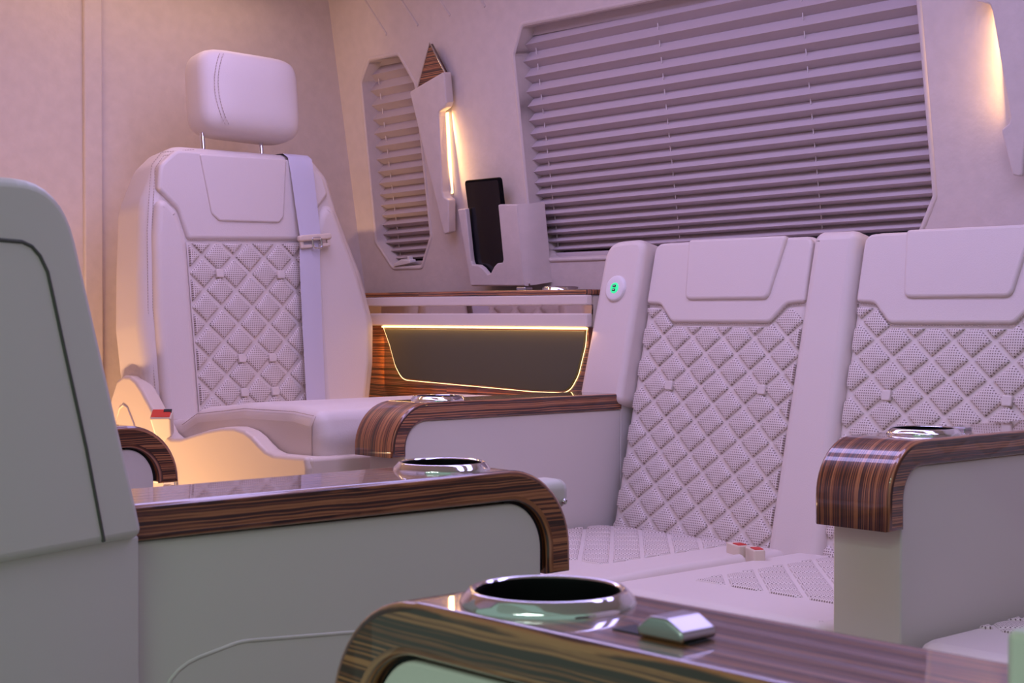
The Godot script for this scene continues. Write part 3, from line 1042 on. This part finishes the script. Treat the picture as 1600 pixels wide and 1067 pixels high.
	var bk := part("belt_buckle", ext_mesh(round_poly(P([-0.015, -0.02, 0.017, -0.02, 0.023, 0.045, -0.021, 0.045]), 0.004, 3), bt, -0.016, 0.014, 0.004), M.plastic, root, "beige belt buckle")
	var rt := bt * Transform3D(Basis(Vector3(1, 0, 0), Vector3(0, 0, 1), Vector3(0, 1, 0)), Vector3(0.001, 0.0445, -0.001))
	part("release_button", ext_mesh(round_poly(rect(-0.019, -0.012, 0.019, 0.012), 0.002, 2), rt, -0.001, 0.002, 0.0008), M.red, bk, "red release button")
	part("tongue_slot", ext_mesh(rect(0.004, -0.012, 0.020, -0.003), rt, 0.0, 0.0026), M.matte_black, bk)
	# adjuster switch plate low on the skirt
	var sp := part("switch_plate", ext_mesh(round_poly(P([2.855, 0.515, 2.80, 0.515, 2.812, 0.562, 2.845, 0.562]), 0.006, 3), cf, 1.609, 1.617, 0.002), M.chrome, root, "chrome seat switch plate")
	part("switch_knob", ext_mesh(round_poly(rect(2.815, 0.540, 2.838, 0.554), 0.004, 3), cf, 1.600, 1.611, 0.003), M.satin, sp)
	part("switch_knob", ext_mesh(round_poly(rect(2.812, 0.520, 2.842, 0.533), 0.004, 3), cf, 1.602, 1.611, 0.003), M.satin, sp)

	root.scale = Vector3.ONE * 1.05
	root.position = W(2.0265, 2.835, -0.044)

func make_opposite_bench() -> void:
	var root := thing("opposite_bench", "pale bench in the left foreground seen from its reclined end shell", "bench", W(0.9, 1.75, 0.0))
	# arms run towards the middle of the van
	armrest(root, frame(W(0.680, 1.268, 0.709), Vector3(1, 0, 0), Vector3(0, 1, 0), Vector3(0, 0, -1)), 0.552, 0.092, 0.034, 0.120, 0.122, 0.413, 0.66, 0.007, Vector2(0.01, 0.035), M.shell)
	armrest(root, frame(W(0.680, 2.165, 0.709), Vector3(1, 0, 0), Vector3(0, 1, 0), Vector3(0, 0, -1)), 0.570, 0.088, 0.034, 0.092, 0.122, 0.42, 0.66, 0.007, Vector2(0.04, 0.09), M.shell)
	# end shell, turned a little towards the open door
	var sf := frame(W(0.686, 1.262, 0.0), Vector3(0.940, 0, -0.342), Vector3(0, 1, 0), Vector3(0.342, 0, 0.940))
	var shell := round_poly(P([-0.0005, 0.681, -0.0078, 0.706, -0.098, 0.990, -0.38, 0.985, -0.36, 0.681]), [0.002, 0.02, 0.07, 0.02, 0.002], 8)
	var sp := part("end_shell", ext_mesh(shell, sf, -0.11, 0.010, 0.008), M.shell, root, "pale moulded end shell")
	var groove := P([-0.0535, 0.684, -0.0745, 0.766, -0.1005, 0.8533, -0.112, 0.893, -0.1183, 0.9143, -0.1267, 0.9272, -0.1358, 0.9347, -0.1462, 0.9379, -0.20, 0.939])
	part("shell_groove", tube_mesh(path3(groove, sf, 0.0098), 0.0018, 6), M.seam, root, "dark seam around the shell")
	part("lower_shell", ext_mesh(rect(-0.36, 0.05, 0.0, 0.682), sf, -0.11, 0.002, 0.002), M.shell, root)
	# raised border line on the side panel
	var pf := frame(W(0, 1.2735, 0.0), Vector3(1, 0, 0), Vector3(0, 1, 0), Vector3(0, 0, 1))
	part("panel_groove", tube_mesh(path3(round_poly(P([0.716, 0.45, 0.716, 0.553, 0.80, 0.569, 1.10, 0.548, 1.10, 0.45]), [0.0, 0.05, 0.08, 0.03, 0.0], 6), pf, -0.0019), 0.0026, 6), M.shell, root)
	# backrest and seat between the arms, facing the window wall
	var bf := frame(W(0.68, 0, 0.44), Vector3(0, 0, -1), Vector3(-0.2246, 0.9744, 0), Vector3(0.9744, 0.2246, 0))
	part("backrest_frame", ext_mesh(round_poly(rect(1.33, 0.0, 2.29, 0.58), 0.02), bf, -0.11, -0.01, 0.02), M.leather, root)
	var ct := frame(W(0, 0, 0.44), Vector3(1, 0, 0), Vector3(0, 0, -1), Vector3(0, 1, 0))
	for s in [[1.395, 1.772], [1.782, 2.160]]:
		part("backrest_cushion", ext_mesh(round_poly(rect(s[0], 0.0, s[1], 0.585), 0.03), bf, -0.05, 0.02, 0.02), M.leather, root)
		part("seat_cushion", ext_mesh(round_poly(rect(0.70, s[0], 1.19, s[1]), 0.04), ct, -0.14, 0.0, 0.022), M.leather, root)
	part("plinth", box_mesh(0.70, 1.16, 1.40, 2.16, 0.02, 0.31, 0.01), M.plastic, root)
	var kb := part("recline_knob", box_mesh(1.200, 1.263, 1.30, 1.345, 0.655, 0.689, 0.012), M.shell, root, "grey rounded recline knob")
	part("knob_screw", tube_mesh(PackedVector3Array([W(1.250, 1.303, 0.664), W(1.250, 1.297, 0.664)]), 0.0035, 10), M.chrome, kb)

func make_rear_seat() -> void:
	var root := thing("rear_seat", "seat in the near foreground whose glossy wooden armrest crosses the bottom", "seat", W(0.8, 0.3, 0.0))
	var cap := armrest(root, frame(W(0.580, 0.30, 0.707), Vector3(0, 0, -1), Vector3(0, 1, 0), Vector3(1, 0, 0)), 0.520, 0.085, 0.033, 0.13, 0.124, 0.381, 0.66, 0.007, Vector2(0.03, 0.10), M.shell)
	# flip lever in its slot
	var lf := frame(W(0.622, 0.565, 0.707), Vector3(0, 0, -1), Vector3(0, 1, 0), Vector3(1, 0, 0))
	part("lever_slot", ext_mesh(round_poly(P([-0.022, -0.002, 0.034, -0.002, 0.034, 0.0008, -0.022, 0.0008]), 0.0003, 2), lf, -0.009, 0.009, 0.0003), M.matte_black, cap)
	part("lever", ext_mesh(round_poly(P([-0.020, 0.0005, 0.012, 0.0005, 0.014, 0.005, 0.004, 0.0125, -0.008, 0.0125, -0.020, 0.006]), [0.001, 0.001, 0.004, 0.007, 0.007, 0.004], 5), lf, -0.012, 0.016, 0.002), M.satin, cap, "brushed metal flip lever")
	var bf := frame(W(0, 0.42, 0.44), Vector3(1, 0, 0), Vector3(0, 0.9744, 0.2246), Vector3(0, 0.2246, -0.9744))
	part("backrest", ext_mesh(round_poly(rect(0.72, 0.0, 1.16, 0.60), 0.04), bf, -0.10, 0.0, 0.02), M.leather, root)
	part("end_shell", box_mesh(0.574, 0.72, 0.14, 0.3385, 0.25, 0.752, 0.004), M.shell, root, "pale moulded end shell")
	var ct := frame(W(0, 0, 0.44), Vector3(1, 0, 0), Vector3(0, 0, -1), Vector3(0, 1, 0))
	part("seat_cushion", ext_mesh(round_poly(rect(0.72, 0.40, 1.16, 0.85), 0.04), ct, -0.14, 0.0, 0.022), M.leather, root)
	part("plinth", box_mesh(0.74, 1.14, 0.35, 0.80, 0.02, 0.31, 0.01), M.plastic, root)

func make_wall_pieces() -> void:
	var wt := wall_frame()
	sconce("shard-shaped wall sconce with striped wooden crest between the two windows", 0.0, 0.0)
	sconce("wall sconce at the right edge, past the large window, its strip glowing", 4.597, 0.042)
	# phone pocket: front plate with a cut-out, sides and floor
	var root := thing("phone_holder", "cream wall pocket holding a phone above the wooden shelf", "holder", wt * Vector3(2.9, 0.95, 0.0))
	var front := P([3.022, 1.151, 2.991, 1.152, 2.9935, 1.022, 2.990, 1.012, 2.966, 1.010, 2.953, 1.003, 2.936, 0.987, 2.924, 0.990, 2.908, 1.006, 2.896, 1.013, 2.876, 1.0145, 2.872, 1.022, 2.868, 1.155, 2.800, 1.152, 2.806, 0.957, 3.006, 0.960])
	part("front_plate", ext_mesh(front, wt, 0.048, 0.062, 0.003), M.suede, root)
	var side := P([2.806, 0.957, 2.800, 1.150, 2.796, 1.150, 2.802, 0.957])
	var sm := MB.new()
	var rows := []
	for q in [[2.801, 0.060], [2.778, 0.044], [2.768, 0.0]]:
		rows.append(PackedVector3Array([wt * Vector3(q[0] + 0.005, 0.957, q[1]), wt * Vector3(q[0], 1.151, q[1])]))
	sm.grid(rows)
	part("side_wall", sm.done(), M.suede, root)
	part("side_wall", ext_mesh(P([3.022, 1.150, 3.015, 1.150, 2.999, 0.960, 3.006, 0.960]), wt, 0.0, 0.055), M.suede, root)
	part("pocket_floor", ext_mesh(P([3.005, 0.958, 2.795, 0.956, 2.795, 0.966, 3.005, 0.966]), wt, 0.0, 0.058), M.suede, root)
	part("back_plate", ext_mesh(P([3.018, 1.149, 2.785, 1.149, 2.785, 0.96, 3.005, 0.96]), wt, 0.0, 0.028), M.suede, root)
	var ph := thing("phone", "black phone standing in the wall pocket", "phone", wt * Vector3(2.935, 0.97, 0.04))
	var pt := wt * Transform3D(Basis(Vector3(0, 0, 1), 0.0), Vector3.ZERO)
	part("case", ext_mesh(round_poly(P([3.000, 0.97, 2.872, 0.97, 2.872, 1.220, 3.004, 1.220]), 0.010, 4), pt, 0.033, 0.044, 0.0025), M.black, ph)
	part("screen", ext_mesh(round_poly(P([2.996, 0.975, 2.877, 0.975, 2.877, 1.214, 2.999, 1.214]), 0.006, 3), pt, 0.0435, 0.0445), M.tinted, ph, "dark glossy screen")
